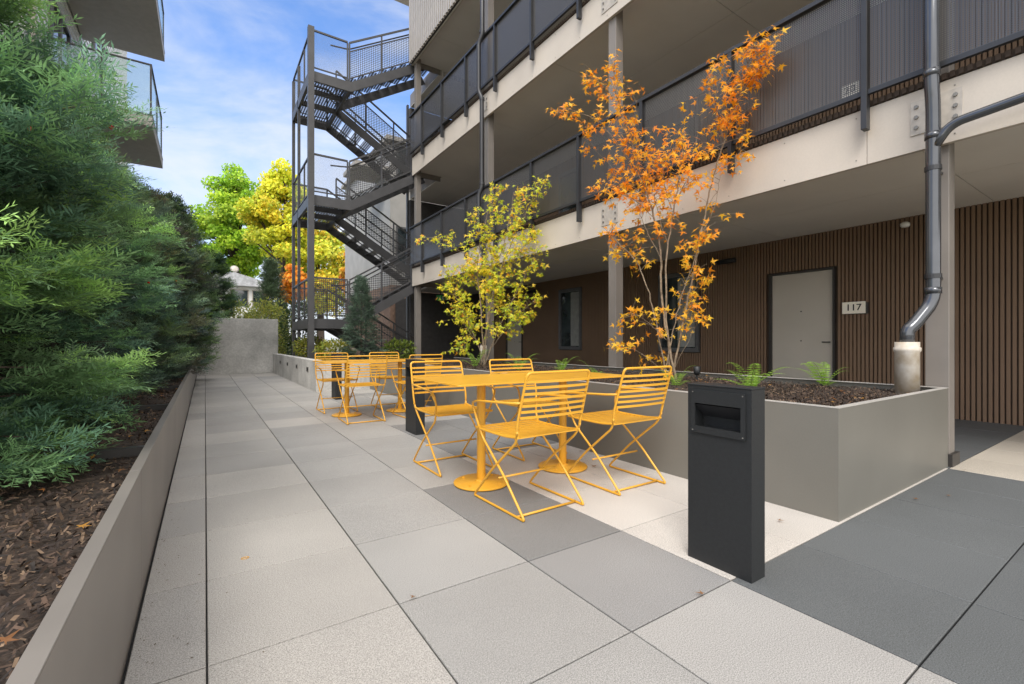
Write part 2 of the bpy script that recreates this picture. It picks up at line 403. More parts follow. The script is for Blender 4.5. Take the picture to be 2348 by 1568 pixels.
def soil_grid(x0, x1, y0, y1, z, amp, step=.08):
    nx = max(2, int((x1-x0)/step)); ny = max(2, int((y1-y0)/step)); mb = MB()
    ph = [random.uniform(0, 6) for _ in range(4)]
    for i in range(nx+1):
        for j in range(ny+1):
            x = x0+(x1-x0)*i/nx; y = y0+(y1-y0)*j/ny
            mb.v.append((x, y, z+amp*(math.sin(x*3.1+ph[0])*math.sin(y*2.3+ph[1])+.5*math.sin(x*9+ph[2])*math.sin(y*8+ph[3]))+random.uniform(-.3, .3)*amp))
    for i in range(nx):
        for j in range(ny):
            a = i*(ny+1)+j; mb.f.append((a, a+ny+1, a+ny+2, a+1))
    return kind(mb.build('soil', M['soil'], smooth=True))
soil_grid(-2.6, -.235, .2, 16.8, .385, .02)
soil_grid(2.93, 4.93, 1.11, 9.78, .575, .018)
soil_grid(2.0, 5.6, 9.9, 16.8, .53, .02, .2)
def chips(xs, ys, z, size, cols, name='mulch'):
    n = len(xs); tv = np.array([(-.5,-.12,0),(.5,-.15,.03),(.45,.13,0),(-.48,.17,-.02)]); tf = np.array([(0,1,2,3)])
    a = rng.uniform(0, 6.28, n); tip = np.stack([np.cos(a), np.sin(a), rng.normal(0, .35, n)], 1)
    nr = np.array((0,0,1.0))[None]+rng.normal(0, .5, (n, 3))
    T = np.stack([xs, ys, z+rng.uniform(0, .022, n)], 1)
    ci = rng.integers(0, len(cols), n); cc = np.array(cols)[ci]*rng.uniform(.6, 1.3, (n, 1))
    V, F, C = inst(tv, tf, frames(tip, nr), T, size*rng.uniform(.3, 1.6, n), cc)
    return kind(np_mesh(name, V, F, C, M['mulch']), 'stuff')
mc = [(.06,.038,.027), (.075,.048,.034), (.03,.021,.018), (.11,.072,.046), (.17,.115,.075), (.022,.018,.016), (.04,.028,.022)]
u = rng.uniform(0, 1, 46000); chips(rng.uniform(-1.5, -.245, 46000), .4+u**2.1*12, .39, .019, mc)
u = rng.uniform(0, 1, 42000); chips(rng.uniform(2.95, 4.91, 42000), 1.12+u**1.6*8.5, .58, .017, mc)

# left bed wall
r = root('planter_wall', 'long low taupe metal retaining wall edging the mulch bed under the dark hedge', 'planter', (-.21, .2, 0))
ys = [-1.5, -.15, 2.29, 4.73, 7.17, 9.61, 12.05, 14.49, 16.88]
for a, b in zip(ys[:-1], ys[1:]):
    mb = MB(); mb.box(-.214, -.2066, a+.0015, b-.0015, -.012, .4975); mb.box(-.242, -.2066, a+.0015, b-.0015, .4977, .502); mb.build('wall_panel', M['wallmetal'], r, bevel=.0012)
for y in (3.1, 5.1, 7.2, 9.4):
    MB().box(-.62, -.215, y, y+.05, .40, .445).build('brace', M['frame'], r)

# end wall
r = root('concrete_wall', 'tall plain concrete wall closing the far end of the courtyard', 'wall', (.4, 17, 0))
MB().box(-1.8, 2.01, 16.9, 17.12, -.05, 1.75).build('wall', M['concrete'], r, bevel=.008)
# low wall
r = root('low_concrete_wall', 'low concrete bed wall with recessed lights beside the steel staircase', 'wall', (1.9, 13, 0))
mb = MB(); mb.box(1.85, 2.03, 9.82, 16.88, -.05, .62); mb.box(2.03, 2.95, 9.821, 9.98, -.05, .619); mb.build('wall', M['concrete'], r, bevel=.006)
for y in (14.9, 13.5, 12.0, 10.6):
    lt = MB().box(1.838, 1.852, y, y+.2, .36, .46).build('step_light', M['bolt'], r)
    MB().box(1.834, 1.839, y+.02, y+.18, .38, .44).build('lens', M['blackin'], lt)

# main planter
r = root('planter_box', 'large grey metal planter box holding the two maples and ferns', 'planter', (2.92, 1.1, 0))
for ya, yb in ((1.1, 3.52), (3.523, 5.96), (5.963, 9.8)): MB().box(2.919, 2.927, ya, yb, -.01, .63).build('side_panel', M['planter'], r, bevel=.001)
MB().box(2.9275, 4.935, 1.1, 1.108, -.01, .63).build('end_panel', M['planter'], r, bevel=.001)
MB().box(4.927, 4.935, 1.1085, 9.8, -.01, .63).build('back_panel', M['planter'], r)
mb = MB(); mb.box(2.917, 2.955, 1.098, 9.8, .6305, .636); mb.box(2.955, 4.901, 1.098, 1.135, .6305, .636); mb.box(4.901, 4.94, 1.098, 9.8, .6305, .636); mb.build('rim', M['planter_rim'], r)

# ---------------------------------------------------------------- main building
B = root('apartment_building', 'three storey apartment building with open galleries and brown slatted walls', 'building', (8, 6, 0))
YN, YF = -3.5, 12.45
levels = [0, 1, 2]
doors = {0: [(3.10, 4.09), (11.5, 12.4)], 1: [(11.5, 12.4)], 2: [(3.1, 4.09)]}
wins = {0: [(5.45, 6.4), (8.85, 9.73)], 1: [(5.45, 6.4), (8.85, 9.73)], 2: [(5.45, 6.4), (8.85, 9.73)]}
for l in levels:
    f = 3.16*l; zc = f+2.735; mb = MB(); y = YN
    while y < 13.2:
        op = None
        for (a, b) in doors[l]:
            if a-.025 < y+.015 < b+.025: op = (f, f+2.18)
        for (a, b) in wins[l]:
            if a-.025 < y+.015 < b+.025: op = (f+.78, f+2.44)
        if op is None: mb.box(8.095, 8.126, y, y+.034, f, zc)
        else:
            if op[0] > f+.01: mb.box(8.095, 8.126, y, y+.034, f, op[0])
            mb.box(8.095, 8.126, y, y+.034, op[1], zc)
        y += .051
    mb.build('slatted_wall', M['wood'], B)
    MB().box(8.127, 8.3, YN, 15.2, f-.02, f+3.1).build('wall', M['wooddark'], B)
    MB().box(8.06, 8.125, 13.22, 15.0, f, zc-.01).build('end_wall', M['charcoal'], B)
    MB().box(5.85, 8.12, 15.0, 15.15, f, zc-.01).build('cross_wall', M['charcoal'], B)
    for (a, b) in doors[l]:
        d = MB().box(8.115, 8.1265, a+.03, b-.03, f+.005, f+2.13).build('door', M['door'], B)
        mb = MB(); mb.box(8.07, 8.1265, a, a+.028, f, f+2.16); mb.box(8.07, 8.1265, b-.04, b, f, f+2.16); mb.box(8.07, 8.1265, a+.028, b-.04, f+2.131, f+2.16); mb.build('frame', M['frame'], d)
        mb = MB(); mb.bar((8.085, a+.08, f+1.0), (8.085, a+.18, f+1.0), .012, .016); mb.box(8.085, 8.114, a+.07, a+.09, f+.99, f+1.01); mb.build('handle', M['railblk'], d)
        for zz in (1.5, 1.02): MB().ball((8.113, (a+b)/2, f+zz), .011).build('peephole', M['railblk'], d)
    for (a, b) in wins[l]:
        wd = MB().box(8.11, 8.1265, a+.06, b-.06, f+.88, f+2.34).build('window', M['wglass'], B)
        mb = MB(); mb.box(8.06, 8.1265, a, a+.058, f+.8, f+2.42); mb.box(8.06, 8.1265, b-.058, b, f+.8, f+2.42); mb.box(8.06, 8.1265, a+.058, b-.058, f+2.341, f+2.42); mb.box(8.06, 8.1265, a+.058, b-.058, f+.8, f+.879); mb.build('frame', M['wframe'], wd)
        if l == 0:
            mb = MB(); x0c = a+.10; nn = 12
            for k in range(nn):
                ya, yb = x0c+(b-a-.55)*k/nn, x0c+(b-a-.55)*(k+1)/nn; xa, xb = 8.1085-.003*(k % 2), 8.1085-.003*((k+1) % 2); q = len(mb.v)
                mb.v += [(xa, ya, f+.9), (xb, yb, f+.9), (xb, yb, f+2.32), (xa, ya, f+2.32)]; mb.f.append((q, q+1, q+2, q+3))
            mb.build('curtain', M['curtain'], wd)
    mb = MB(); yy = YN
    while yy < 15.0:
        y2 = min(yy+2.44, 15.0)
        for (xa, xb) in ((4.97, 6.518), (6.526, 8.125)):
            if yy < 12.4 or xa > 6: mb.box(xa, xb, yy+.004, (min(y2, 12.45) if xa < 6 else y2)-.004, f+2.735, f+2.75)
        yy += 2.44
    mb.box(5.85, 6.52, 12.46, 15.0, f+2.735, f+2.75)
    mb.build('soffit', M['soffit'], B)
    mb = MB(); mb.box(4.935, 8.12, YN, 12.45, f+3.08, f+3.15); mb.box(5.85, 8.12, 12.45, 15.0, f+2.76, f+3.149); mb.build('deck', M['column'], B)
    MB().box(4.97, 8.1, YN, 12.44, f+2.76, f+3.07).build('floor_slab', M['charcoal'], B)
    mb = MB(); brk = [YN]+[1.635+2.48*k for k in range(-1, 5)]+[12.46]
    for a, b in zip(brk[:-1], brk[1:]): mb.box(4.92, 4.966, a+.002, b-.002, f+2.59, f+3.09)
    mb.build('fascia', M['fascia'], B, bevel=.002)
    MB().box(4.93, 5.8, 12.4605, 12.50, f+2.6, f+3.14).build('end_fascia', M['column'], B)
    mb = MB()
    for a, b in zip(brk[:-1], brk[1:]):
        for yy in (a+.08, a+.7, a+1.3, a+1.9):
            for zz in (2.65, 3.03): mb.lathe((4.919, yy, f+zz), [(.006, -.003), (.006, .003)], 6)
    o_ = mb.build('rivets', M['bolt'], B); o_['kind'] = 'stuff'
    for yc in (1.17, 4.77, 8.4):
        pl = MB().box(4.911, 4.919, yc-.16, yc+.16, f+2.72, f+3.0).build('connection_plate', M['galv'], B, bevel=.002)
        for dy in (-.12, .12):
            for zz in (2.78, 2.865, 2.95): MB().tube([(4.898, yc+dy, f+zz), (4.911, yc+dy, f+zz)], .016, 6).build('bolt', M['bolt'], pl)
for yc in (1.175, 4.77, 8.4, 12.36):
    c = MB().box(4.97, 5.12, yc-.075, yc+.075, 0, 9.1).build('column', M['column'], B, bevel=.006)
    MB().box(4.945, 5.15, yc-.1, yc+.1, .0, .10).build('base_plate', M['frame'], c)
mb = MB(); y = 8.75
while y < 12.44: mb.box(4.82, 4.873, y, y+.075, 8.93, 12.6); y += .125
x = 4.9
while x < 8: mb.box(x, x+.075, 12.469, 12.5, 8.93, 12.6); x += .125
mb.build('ribbed_cladding', M['clad'], B)
MB().box(4.872, 4.915, 8.75, 12.47, 8.93, 12.6).build('cladding_backing', M['cladback'], B)
MB().box(4.9, 8.5, YN, 15.2, 12.65, 12.9).build('roof', M['fascia'], B)
MB().box(8.127, 8.3, YN, 15.2, 9.45, 12.6).build('upper_wall', M['wooddark'], B)

# gallery railings, one thing per storey
py_ = [1.62+1.24*k for k in range(-4, 9)]
for l in levels:
    f = 3.16*l; yend = 12.42 if l < 2 else 8.72
    r = root('balcony_railing', {0: 'black perforated metal railing of the lowest gallery, behind the orange maple', 1: 'black perforated metal railing of the middle gallery, above the yellow green maple', 2: 'black perforated metal railing of the top gallery ending at the pale cladding'}[l], 'railing', (4.85, 6, f+2.87), 'gallery railings')
    for y in py_:
        if y < yend: MB().box(4.80, 4.878, y-.022, y+.022, f+2.87, f+4.19).build('post', M['railblk'], r, bevel=.002)
    MB().box(4.80, 4.87, YN, yend, f+4.192, f+4.235).build('top_rail', M['railblk'], r, bevel=.002)
    MB().box(4.825, 4.865, YN, yend, f+3.175, f+3.215).build('bottom_rail', M['railblk'], r)
    yy = [YN]+[p for p in py_ if p < yend]+[yend]
    for a, b in zip(yy[:-1], yy[1:]):
        if b-a < .1: continue
        mb = MB(); mb.v = [(4.845, a+.03, f+3.216), (4.845, b-.03, f+3.216), (4.845, b-.03, f+4.19), (4.845, a+.03, f+4.19)]; mb.f = [(0, 1, 2, 3)]
        mb.build('mesh_panel', M['perf_yz'], r)
    mb = MB(); y = YN; mb.box(4.915, 4.934, YN, yend, f+3.095, f+3.145)
    while y < yend: mb.box(4.895, 4.916, y, y+.03, f+3.097, f+3.143); y += .05
    mb.build('deck_edge', M['wooddark'], r)

# signs and wall fittings
def text_mesh(txt, size, c, name, mat, parent):
    cu = bpy.data.curves.new('t', 'FONT'); cu.body = txt; cu.size = size; cu.align_x = 'CENTER'; cu.align_y = 'CENTER'; cu.extrude = .002; cu.offset = .0008
    t = bpy.data.objects.new('t', cu); COL.objects.link(t); bpy.context.view_layer.update()
    me = bpy.data.meshes.new_from_object(t.evaluated_get(bpy.context.evaluated_depsgraph_get())); bpy.data.objects.remove(t)
    me.name = name
    mt = Matrix(((0,0,-1),(-1,0,0),(0,1,0))).to_4x4(); me.transform(Matrix.Translation(Vector(c)-OFF[parent.name]) @ mt)
    me.materials.clear(); me.materials.append(mat)
    o = bpy.data.objects.new(name, me); COL.objects.link(o); o.parent = parent; return o
r = root('room_number_sign', 'cream room number sign reading 117 beside the ground floor door', 'sign', (8.05, 2.85, 1.5))
MB().box(8.05, 8.094, 2.66, 2.94, 1.42, 1.585).build('backing', M['frame'], r)
MB().box(8.04, 8.049, 2.69, 2.985, 1.425, 1.60).build('plate', M['sign'], r)
text_mesh('117', .135, (8.037, 2.838, 1.512), 'number', M['ink'], r)
r = root('room_number_sign', 'pale sign reading 20 seen through the mesh of the lowest gallery railing', 'sign', (8.05, 2.85, 4.66))
MB().box(8.05, 8.094, 2.78, 3.0, 4.70, 4.88).build('plate', M['sign'], r)
text_mesh('20', .15, (8.0475, 2.89, 4.79), 'number', M['ink'], r)
for (y, lab) in ((4.82, 'black horizontal wall light above and left of door 117'), (10.9, 'black horizontal wall light on the far end of the slatted wall')):
    r = root('wall_light', lab, 'light', (8.0, y, 2.49), 'gallery wall lights')
    MB().tube([(7.99, y-.17, 2.49), (7.99, y+.17, 2.49)], .045, 16).build('housing', M['black'], r, True)
    MB().box(8.0, 8.094, y-.06, y+.06, 2.46, 2.52).build('bracket', M['black'], r)
r = root('security_sensor', 'small round white fitting high on the slatted wall near the big pipe', 'light', (8.05, 2.236, 2.62))
MB().lathe((8.05, 2.236, 2.59), [(.04, .0), (.055, .02), (.055, .05), (.03, .07)], 16).build('housing', M['white'], r, True)
MB().tube([(8.04, 2.236, 2.62), (8.094, 2.236, 2.62)], .03, 12).build('bracket', M['galv'], r)
r = root('exit_sign', 'small green exit sign with a white running figure at the dark end of the gallery', 'sign', (6.45, 13.85, 2.46))
MB().box(6.33, 6.59, 13.86, 13.89, 2.37, 2.54).build('panel', M['green'], r)
mb = MB(); mb.ball((6.44, 13.852, 2.515), .012); mb.bar((6.44, 13.853, 2.50), (6.42, 13.853, 2.45), .006, .022, (1,0,0)); mb.bar((6.42, 13.853, 2.45), (6.39, 13.853, 2.40), .006, .012, (1,0,0)); mb.bar((6.42, 13.853, 2.45), (6.46, 13.853, 2.42), .006, .012, (1,0,0)); mb.bar((6.46, 13.853, 2.42), (6.45, 13.853, 2.39), .006, .012, (1,0,0)); mb.bar((6.44, 13.853, 2.49), (6.48, 13.853, 2.47), .006, .01, (1,0,0)); mb.box(6.51, 6.56, 13.85, 13.859, 2.39, 2.52)
mb.build('running_figure', M['white'], r)
MB().box(6.44, 6.48, 13.87, 13.88, 2.54, 2.735).build('bracket', M['frame'], r)

# ---------------------------------------------------------------- downpipes
def bracket(r, x, y, z):
    mb = MB(); mb.lathe((x, y, z), [(.053, 0), (.053, .035)], 20); mb.box(x, 4.97, y-.012, y+.012, z+.008, z+.025); mb.build('bracket', M['railblk'], r)
r = root('downpipe', 'large dark metal downpipe on the right with a bent foot in a pale socket', 'pipe', (4.62, 1.27, .57))
x, y = 4.75, 1.15
MB().tube(fillet([(x-.02, y, 7.5), (x-.02, y, 3.05), (x+.02, y, 2.85), (x+.02, y, 1.32), (4.66, 1.235, 1.14), (4.62, 1.27, 1.09), (4.62, 1.27, .97)], .09, 7), .047, 24).build('pipe', M['pipe'], r, True)
for z in (3.08, 2.6, 1.38): MB().lathe((x+(.02 if z < 2.8 else -.02), y, z), [(.053, 0), (.053, .05)], 20).build('coupling', M['pipe'], r, True)
for z in (2.35, 1.5): bracket(r, x+.02, y, z)
MB().tube(fillet([(x+.01, y, 2.52), (x+.02, y-.10, 2.68), (4.8, -.1, 2.80), (4.8, -3, 2.86)], .08, 6), .035, 20).build('branch_pipe', M['pipe'], r, True)
s_ = MB().lathe((4.62, 1.27, .56), [(.078, 0), (.078, .36), (.086, .37), (.086, .395), (.078, .40), (.078, .44), (.06, .44)], 28).build('socket', M['pipeend'], r, True)
r = root('downpipe', 'slim dark downpipe between the two upper galleries behind the yellow green maple', 'pipe', (4.75, 8.22, .57))
MB().tube(fillet([(4.76, 8.2, 12), (4.76, 8.2, 7.35), (4.72, 8.28, 7.2), (4.72, 8.28, 6.2), (4.76, 8.22, 6.05), (4.76, 8.22, 4.2), (4.72, 8.28, 4.05), (4.72, 8.28, 3.3), (4.8, 8.22, 3.1), (4.8, 8.22, .9)], .06, 5), .045, 14).build('pipe', M['railblk'], r, True)
for z in (7.4, 6.0, 4.25, 2.9, 1.6): MB().lathe((4.765, 8.22, z), [(.056, 0), (.056, .05)], 16).build('coupling', M['railblk'], r)
MB().lathe((4.8, 8.22, .56), [(.075, 0), (.075, .36), (.06, .37)], 20).build('socket', M['pipeend'], r, True)

# ---------------------------------------------------------------- staircase
ST = root('exterior_staircase', 'dark steel exterior staircase with perforated landings at the end of the building', 'staircase', (2.24, 12.5, .5))
XL, XM, XR = 2.24, 3.2, 5.8
Y0, Y1, Y2, Y3 = 12.55, 13.75, 14.05, 15.25
def rail(p, q, mat, posts=None, hgt=1.07, panel=True, fill=True):
    p, q = Vector(p), Vector(q); up = Vector((0, 0, 1))
    MB().bar(p+up*hgt, q+up*hgt, .042, .042).build('top_rail', M['steel'], ST)
    MB().bar(p+up*.12, q+up*.12, .028, .028).build('bottom_rail', M['steel'], ST)
    if panel: MB().bar(p+up*(hgt*.78), q+up*(hgt*.78), .026, .026).build('mid_rail', M['steel'], ST)
    n = posts or max(1, round((q-p).length/.85))
    for i in range(n+1):
        a = p.lerp(q, i/n); MB().box(a.x-.018, a.x+.018, a.y-.018, a.y+.018, a.z-.15, a.z+hgt-.02).build('post', M['steel'], ST)
    if not fill: return
    mb = MB(); t = .78*hgt if panel else hgt
    mb.v = [tuple(p+up*.13), tuple(q+up*.13), tuple(q+up*t), tuple(p+up*t)]; mb.f = [(0, 1, 2, 3)]
    mb.build('mesh_panel', mat, ST)
for (cx, cy, w_) in ((XL, Y0-.04, .08), (XL, Y3, .045), (XL, 14.3, .04)):
    MB().box(cx-w_, cx+w_*.8, cy-w_, cy+w_*.8, .45, 9.0 if w_ > .07 else 8.9).build('column', M['steel'], ST)
for n in range(3):
    f = 3.16*n; zl = f+1.58; zt = f+3.16
    MB().box(XL+.06, XM, Y0+.06, Y3-.06, zl-.03, zl).build('landing', M['sp_xy'], ST)
    mb = MB(); mb.box(XL+.03, XM+.05, Y0-.03, Y0+.04, zl-.23, zl+.02); mb.box(XL+.03, XM+.05, Y3-.04, Y3+.03, zl-.23, zl+.02); mb.box(XL-.04, XL+.032, Y0-.02, Y3+.02, zl-.228, zl+.018); mb.box(XM-.02, XM+.045, Y0+.035, Y3-.035, zl-.2, zl-.035)
    for yy in (13.3, 14.1): mb.box(XL+.03, XM-.01, yy, yy+.05, zl-.18, zl-.037)
    mb.build('landing_frame', M['steel'], ST)
    rail((XL, Y0, zl), (XL, Y3, zl), M['sp_yz'], 3, panel=False)
    rail((XL, Y0, zl), (XM-.05, Y0, zl), M['sp_xz'] if n == 0 else M['sp_open'], 1, panel=False)
    rail((XL, Y3, zl), (XM, Y3, zl), M['sp_open'], 1, panel=False)
    for (ya, yb, za, zb, yr) in ((Y0, Y1, zl, zt, Y0), (Y2, Y3, zl, f, Y2)):
        for yy in (ya, yb):
            MB().bar((XM, yy, za-.12), (XR, yy, zb-.12), .045, .23).build('stringer', M['steel'], ST)
        k = 9; dz = (zb-za)/k
        for i in range(k):
            x0 = XM+(XR-XM)*i/k; z = za+dz*(i+1)
            mb = MB(); mb.box(x0, x0+.28, ya+.03, yb-.03, z-.022, z); mb.build('tread', M['sp_xy'], ST)
        rail((XM, yr, za), (XR, yr, zb), M['sp_xz'], 3)
        rail((XM, yb if yr == ya else ya, za), (XR, yb if yr == ya else ya, zb), M['sp_xz'], 3, fill=False) if yr == Y2 else None
    MB().tube(fillet([(XL+.5, Y0+.1, zl+.9), (XM, Y0+.1, zl+.95), (XR, Y0+.1, zt+.95)], .1), .02, 8).build('handrail', M['steel'], ST, True)
MB().box(XR, XR+.06, Y3-.1, Y3, 0, 9.2).build('column', M['steel'], ST)

# ---------------------------------------------------------------- furniture
ch = root('cafe_chair', 'x', 'chair', (0, 0, 0), 'yellow wire chairs')
def side(s):
    x = .235*s; xf = .225*s
    leg = MB()
    leg.tube(fillet([(x, .20, .475), (xf, .17, .40), (xf, -.06, .22), (xf, -.255, .03), (xf, -.27, .009), (xf, -.20, .009), (xf, .20, .009), (xf, .27, .009), (xf, .25, .035), (xf, .06, .22), (xf*1.01, -.20, .43), (x*1.02, -.225, .50)], .05, 5), .0075, 8)
    leg.build('leg_frame', M['yellow'], ch, True)
    MB().tube(fillet([(x, -.262, .66), (x*1.13, -.20, .655), (x*1.17, .16, .635), (x*1.13, .235, .615), (x*1.02, .225, .52), (x, .19, .455)], .06, 5), .0075, 8).build('armrest', M['yellow'], ch, True)
side(1); side(-1)
MB().tube(fillet([(.235, -.215, .46), (.242, -.232, .55), (.235, -.315, .83), (-.235, -.315, .83), (-.242, -.232, .55), (-.235, -.215, .46)], .03, 6), .008, 8).build('back_frame', M['yellow'], ch, True)
mb = MB()
for k in range(7):
    t = k/6; z = .575+t*.205; y = -.242-(z-.55)*.27
    c = smoothpts([(-.236, y, z), (-.12, y-.014, z), (0, y-.018, z), (.12, y-.014, z), (.236, y, z)], 3)
    for a, b in zip(c[:-1], c[1:]): mb.bar(a, b, .005, .015)
mb.build('backrest', M['yellow'], ch)
mb = MB()
for k in range(12):
    y = -.215+k*.0385; z = .455-.012*math.sin((k/11)*math.pi)
    mb.box(-.228, .228, y, y+.021, z-.003, z+.003)
for s in (-1, 1): mb.tube(fillet([(.232*s, -.225, .462), (.232*s, -.1, .449), (.232*s, .1, .449), (.232*s, .235, .455)], .05), .0075, 8)
mb.tube([(-.232, .24, .453), (.232, .24, .453)], .0075, 8)
mb.build('seat', M['yellow'], ch)
MB().tube([(-.225, -.012, .185), (.225, -.012, .185)], .0065, 8).build('crossbar', M['yellow'], ch, True)
MB().tube([(-.225, -.2, .01), (.225, -.2, .01)], .007, 8).build('crossbar', M['yellow'], ch, True)
spots = [(1.685, 2.34, 0, 'yellow wire chair nearest the camera, its back to the viewer'),
 (2.46, 2.34, 0, 'yellow wire chair closest to the front black bollard, back to the planter corner'),
 (1.67, 3.36, 180, 'yellow wire chair beside the middle black bollard, facing the camera across the near table'),
 (2.45, 3.38, 180, 'yellow wire chair between the near table and the planter, far right side'),
 (1.66, 5.93, 0, 'yellow wire chair with its back to the viewer at the far left table'),
 (2.40, 5.93, 0, 'yellow wire chair just behind the middle black bollard at the far table'),
 (1.60, 6.98, 180, 'leftmost and farthest yellow wire chair, near the concrete bed wall'),
 (2.40, 6.98, 180, 'far yellow wire chair facing the viewer, right of the farthest bollard')]
for i, (x, y, a, lab) in enumerate(spots):
    jr = R(a+random.uniform(-3, 3))
    if i == 0: ch.location = (x, y, 0); ch.rotation_euler = (0, 0, jr); ch['label'] = lab
    else: dup(ch, (x, y, 0), jr, lab)
tb = root('cafe_table', 'square yellow pedestal table closest to the camera, left of its pair', 'table', (0, 0, 0), 'yellow pedestal tables')
mb = MB(); hw = .371; pr = []
for (sx_, sy_) in ((1,1),(-1,1),(-1,-1),(1,-1)):
    for k in range(6):
        a = {(1,1):0,(-1,1):90,(-1,-1):180,(1,-1):270}[(sx_,sy_)]+k*18; pr.append((sx_*(hw-.02)+.02*math.cos(R(a)), sy_*(hw-.02)+.02*math.sin(R(a))))
for z in (.731, .742): mb.v += [(a, b, z) for a, b in pr]
n = len(pr); mb.f = [tuple(range(n))[::-1], tuple(range(n, 2*n))]+[(k, (k+1) % n, n+(k+1) % n, n+k) for k in range(n)]
mb.build('tabletop', M['yellow'], tb, bevel=.002)
MB().lathe((0,0,0), [(.031, .02), (.031, .715), (.09, .716), (.09, .7305)], 28).build('pole', M['yellow'], tb, True, bevel=.001)
bs_ = MB().lathe((0,0,0), [(.19, .004), (.195, .008), (.195, .016), (.188, .02), (.04, .024), (.04, .03), (.032, .034)], 48).build('base', M['yellow'], tb, True, bevel=.001)
for k in range(4): MB().lathe((.15*math.cos(k*1.571+.5), .15*math.sin(k*1.571+.5), .02), [(.01, 0), (.01, .008)], 8).build('bolt', M['yellow'], bs_)
tb.location = (1.622, 2.81, 0)
dup(tb, (2.371, 2.81, 0), 0, 'square yellow pedestal table of the near pair, on the planter side')
dup(tb, (1.607, 6.44, 0), 0, 'square yellow pedestal table of the far pair, on the open paving side')
dup(tb, (2.356, 6.44, 0), 0, 'square yellow pedestal table of the far pair, on the planter side')

bo = root('bollard', 'black box bollard in the foreground with a slot near the top', 'bollard', (0,0,0), 'black slotted bollards')
mb = MB(); X0, X1, H = -.052, .052, .80
mb.box(X0, X1, -.15, .15, 0, .61); mb.box(X0, X1, -.15, .15, .7201, H); mb.box(X0, X1, -.15, -.118, .6101, .72); mb.box(X0, X1, .118, .15, .6101, .72); mb.box(.02, X1, -.1179, .1179, .6101, .72)
body = mb.build('body', M['black'], bo)
MB().box(X0-.003, X1+.003, -.153, .153, H+.0005, H+.008).build('cap', M['black'], bo, bevel=.003)
mb = MB(); xa, xb = X0-.010, X0-.0005
mb.box(xa, xb, -.128, .128, .722, .782); mb.box(xa, xb, -.128, .128, .588, .618); mb.box(xa, xb, -.128, -.108, .618, .722); mb.box(xa, xb, .108, .128, .618, .722)
mb.build('slot_frame', M['black'], bo)
mb = MB(); mb.v = [(X0+.004, -.1175, .715), (X0+.004, .1175, .715), (.0195, .1175, .655), (.0195, -.1175, .655)]; mb.f = [(0, 1, 2, 3)]; mb.build('hood', M['railblk'], bo)
for yy in (-.118, .118):
    for zz in (.598, .772): MB().tube([(xa-.003, yy, zz), (xa, yy, zz)], .003, 8).build('screw', M['bolt'], bo)
bo.location = (1.928, 1.17, 0)
dup(bo, (1.928, 4.80, 0), 0, 'black box bollard standing between the near and far table groups')
dup(bo, (1.928, 8.43, 0), 0, 'farthest black box bollard, behind the far tables')

# ---------------------------------------------------------------- maples
def leaf_tpl():
    pts = [(0, 0, 0)]
    ring = [(270, .08), (322, .52), (338, .22), (15, .84), (42, .28), (90, 1.0), (138, .28), (165, .84), (202, .22), (218, .52)]
    for a, r_ in ring: pts.append((r_*math.cos(R(a)), r_*math.sin(R(a))+.0, -.12*r_*r_))
    n = len(ring); f = [(0, 1+k, 1+(k+1) % n) for k in range(n)]
    return np.array(pts)*.5, np.array(f)
LT = leaf_tpl()
XMAX = 4.62
def maple(label, base, Z, brs, lsize, colf, seed, tw=(.12, .34), per=7, rs=.6, mul=1.5):
    random.seed(seed); r = root('maple_tree', label, 'tree', base)
    tk = MB(); bmh = MB(); T = []; tips = []
    for bi, (pts, r0, r1, ls, nt) in enumerate(brs):
        dz = random.uniform(-.28, .22) if bi else .0; P = []
        for i, (px, py) in enumerate(pts):
            zz = Z+dz*(i/(len(pts)-1))**1.2; zz = min(zz, XMAX/(st+(px-1174)/1050*ct)); P.append(P3(px, py, zz))
        if pts[0][1] > 800: P[0] = Vector((base[0]+random.uniform(-.06, .06), base[1]+random.uniform(-.06, .06), base[2]-.03))
        Q = smoothpts(P, 8)
        for q in Q[1:-1]: q += Vector((random.gauss(0, .005), random.gauss(0, .005), 0))
        (tk if pts[0][1] > 800 else bmh).tube(Q, r0*rs, 8, r1*rs)
        m = len(Q); nt = int(nt*mul)
        for k in range(nt):
            t = ls+(1-ls)*(k+random.random())/nt; p = Q[min(m-1, int(t*(m-1)))]
            d = Vector((random.gauss(0, 1), random.gauss(0, 1), random.gauss(.3, .6))).normalized(); ln = random.uniform(*tw)*(1.15-.4*t)
            e = p+d*ln
            if e.x > XMAX+.12: e.x = XMAX+.12-random.random()*.1
            mid = p.lerp(e, .5)+Vector((0, 0, .02)); bmh.tube(smoothpts([p, mid, e], 3), .0028, 4, .0012)
            for j in range(per):
                u_ = .35+.72*random.random(); q = p.lerp(e, u_)+Vector((random.gauss(0, .032), random.gauss(0, .032), random.gauss(-.01, .026)))
                T.append(q[:]); dd = d+Vector((random.gauss(0, .7), random.gauss(0, .7), random.gauss(-.5, .35))); tips.append(dd[:])
    tk.build('trunk', M['bark'], r, True); bmh.build('branches', M['bark'], r, True)
    T = np.array(T); tips = np.array(tips); n = len(T)
    nr = np.array((0, 0, 1.0))[None]*.65+rng.normal(0, .45, (n, 3))+np.array((-.6, -.6, 0))[None]
    col = colf(T)
    V, F, C = inst(LT[0], LT[1], frames(tips, nr), T, lsize*rng.uniform(.6, 1.25, n), col, .06)
    np_mesh('crown', V, F, C, M['leaf'], r); return r
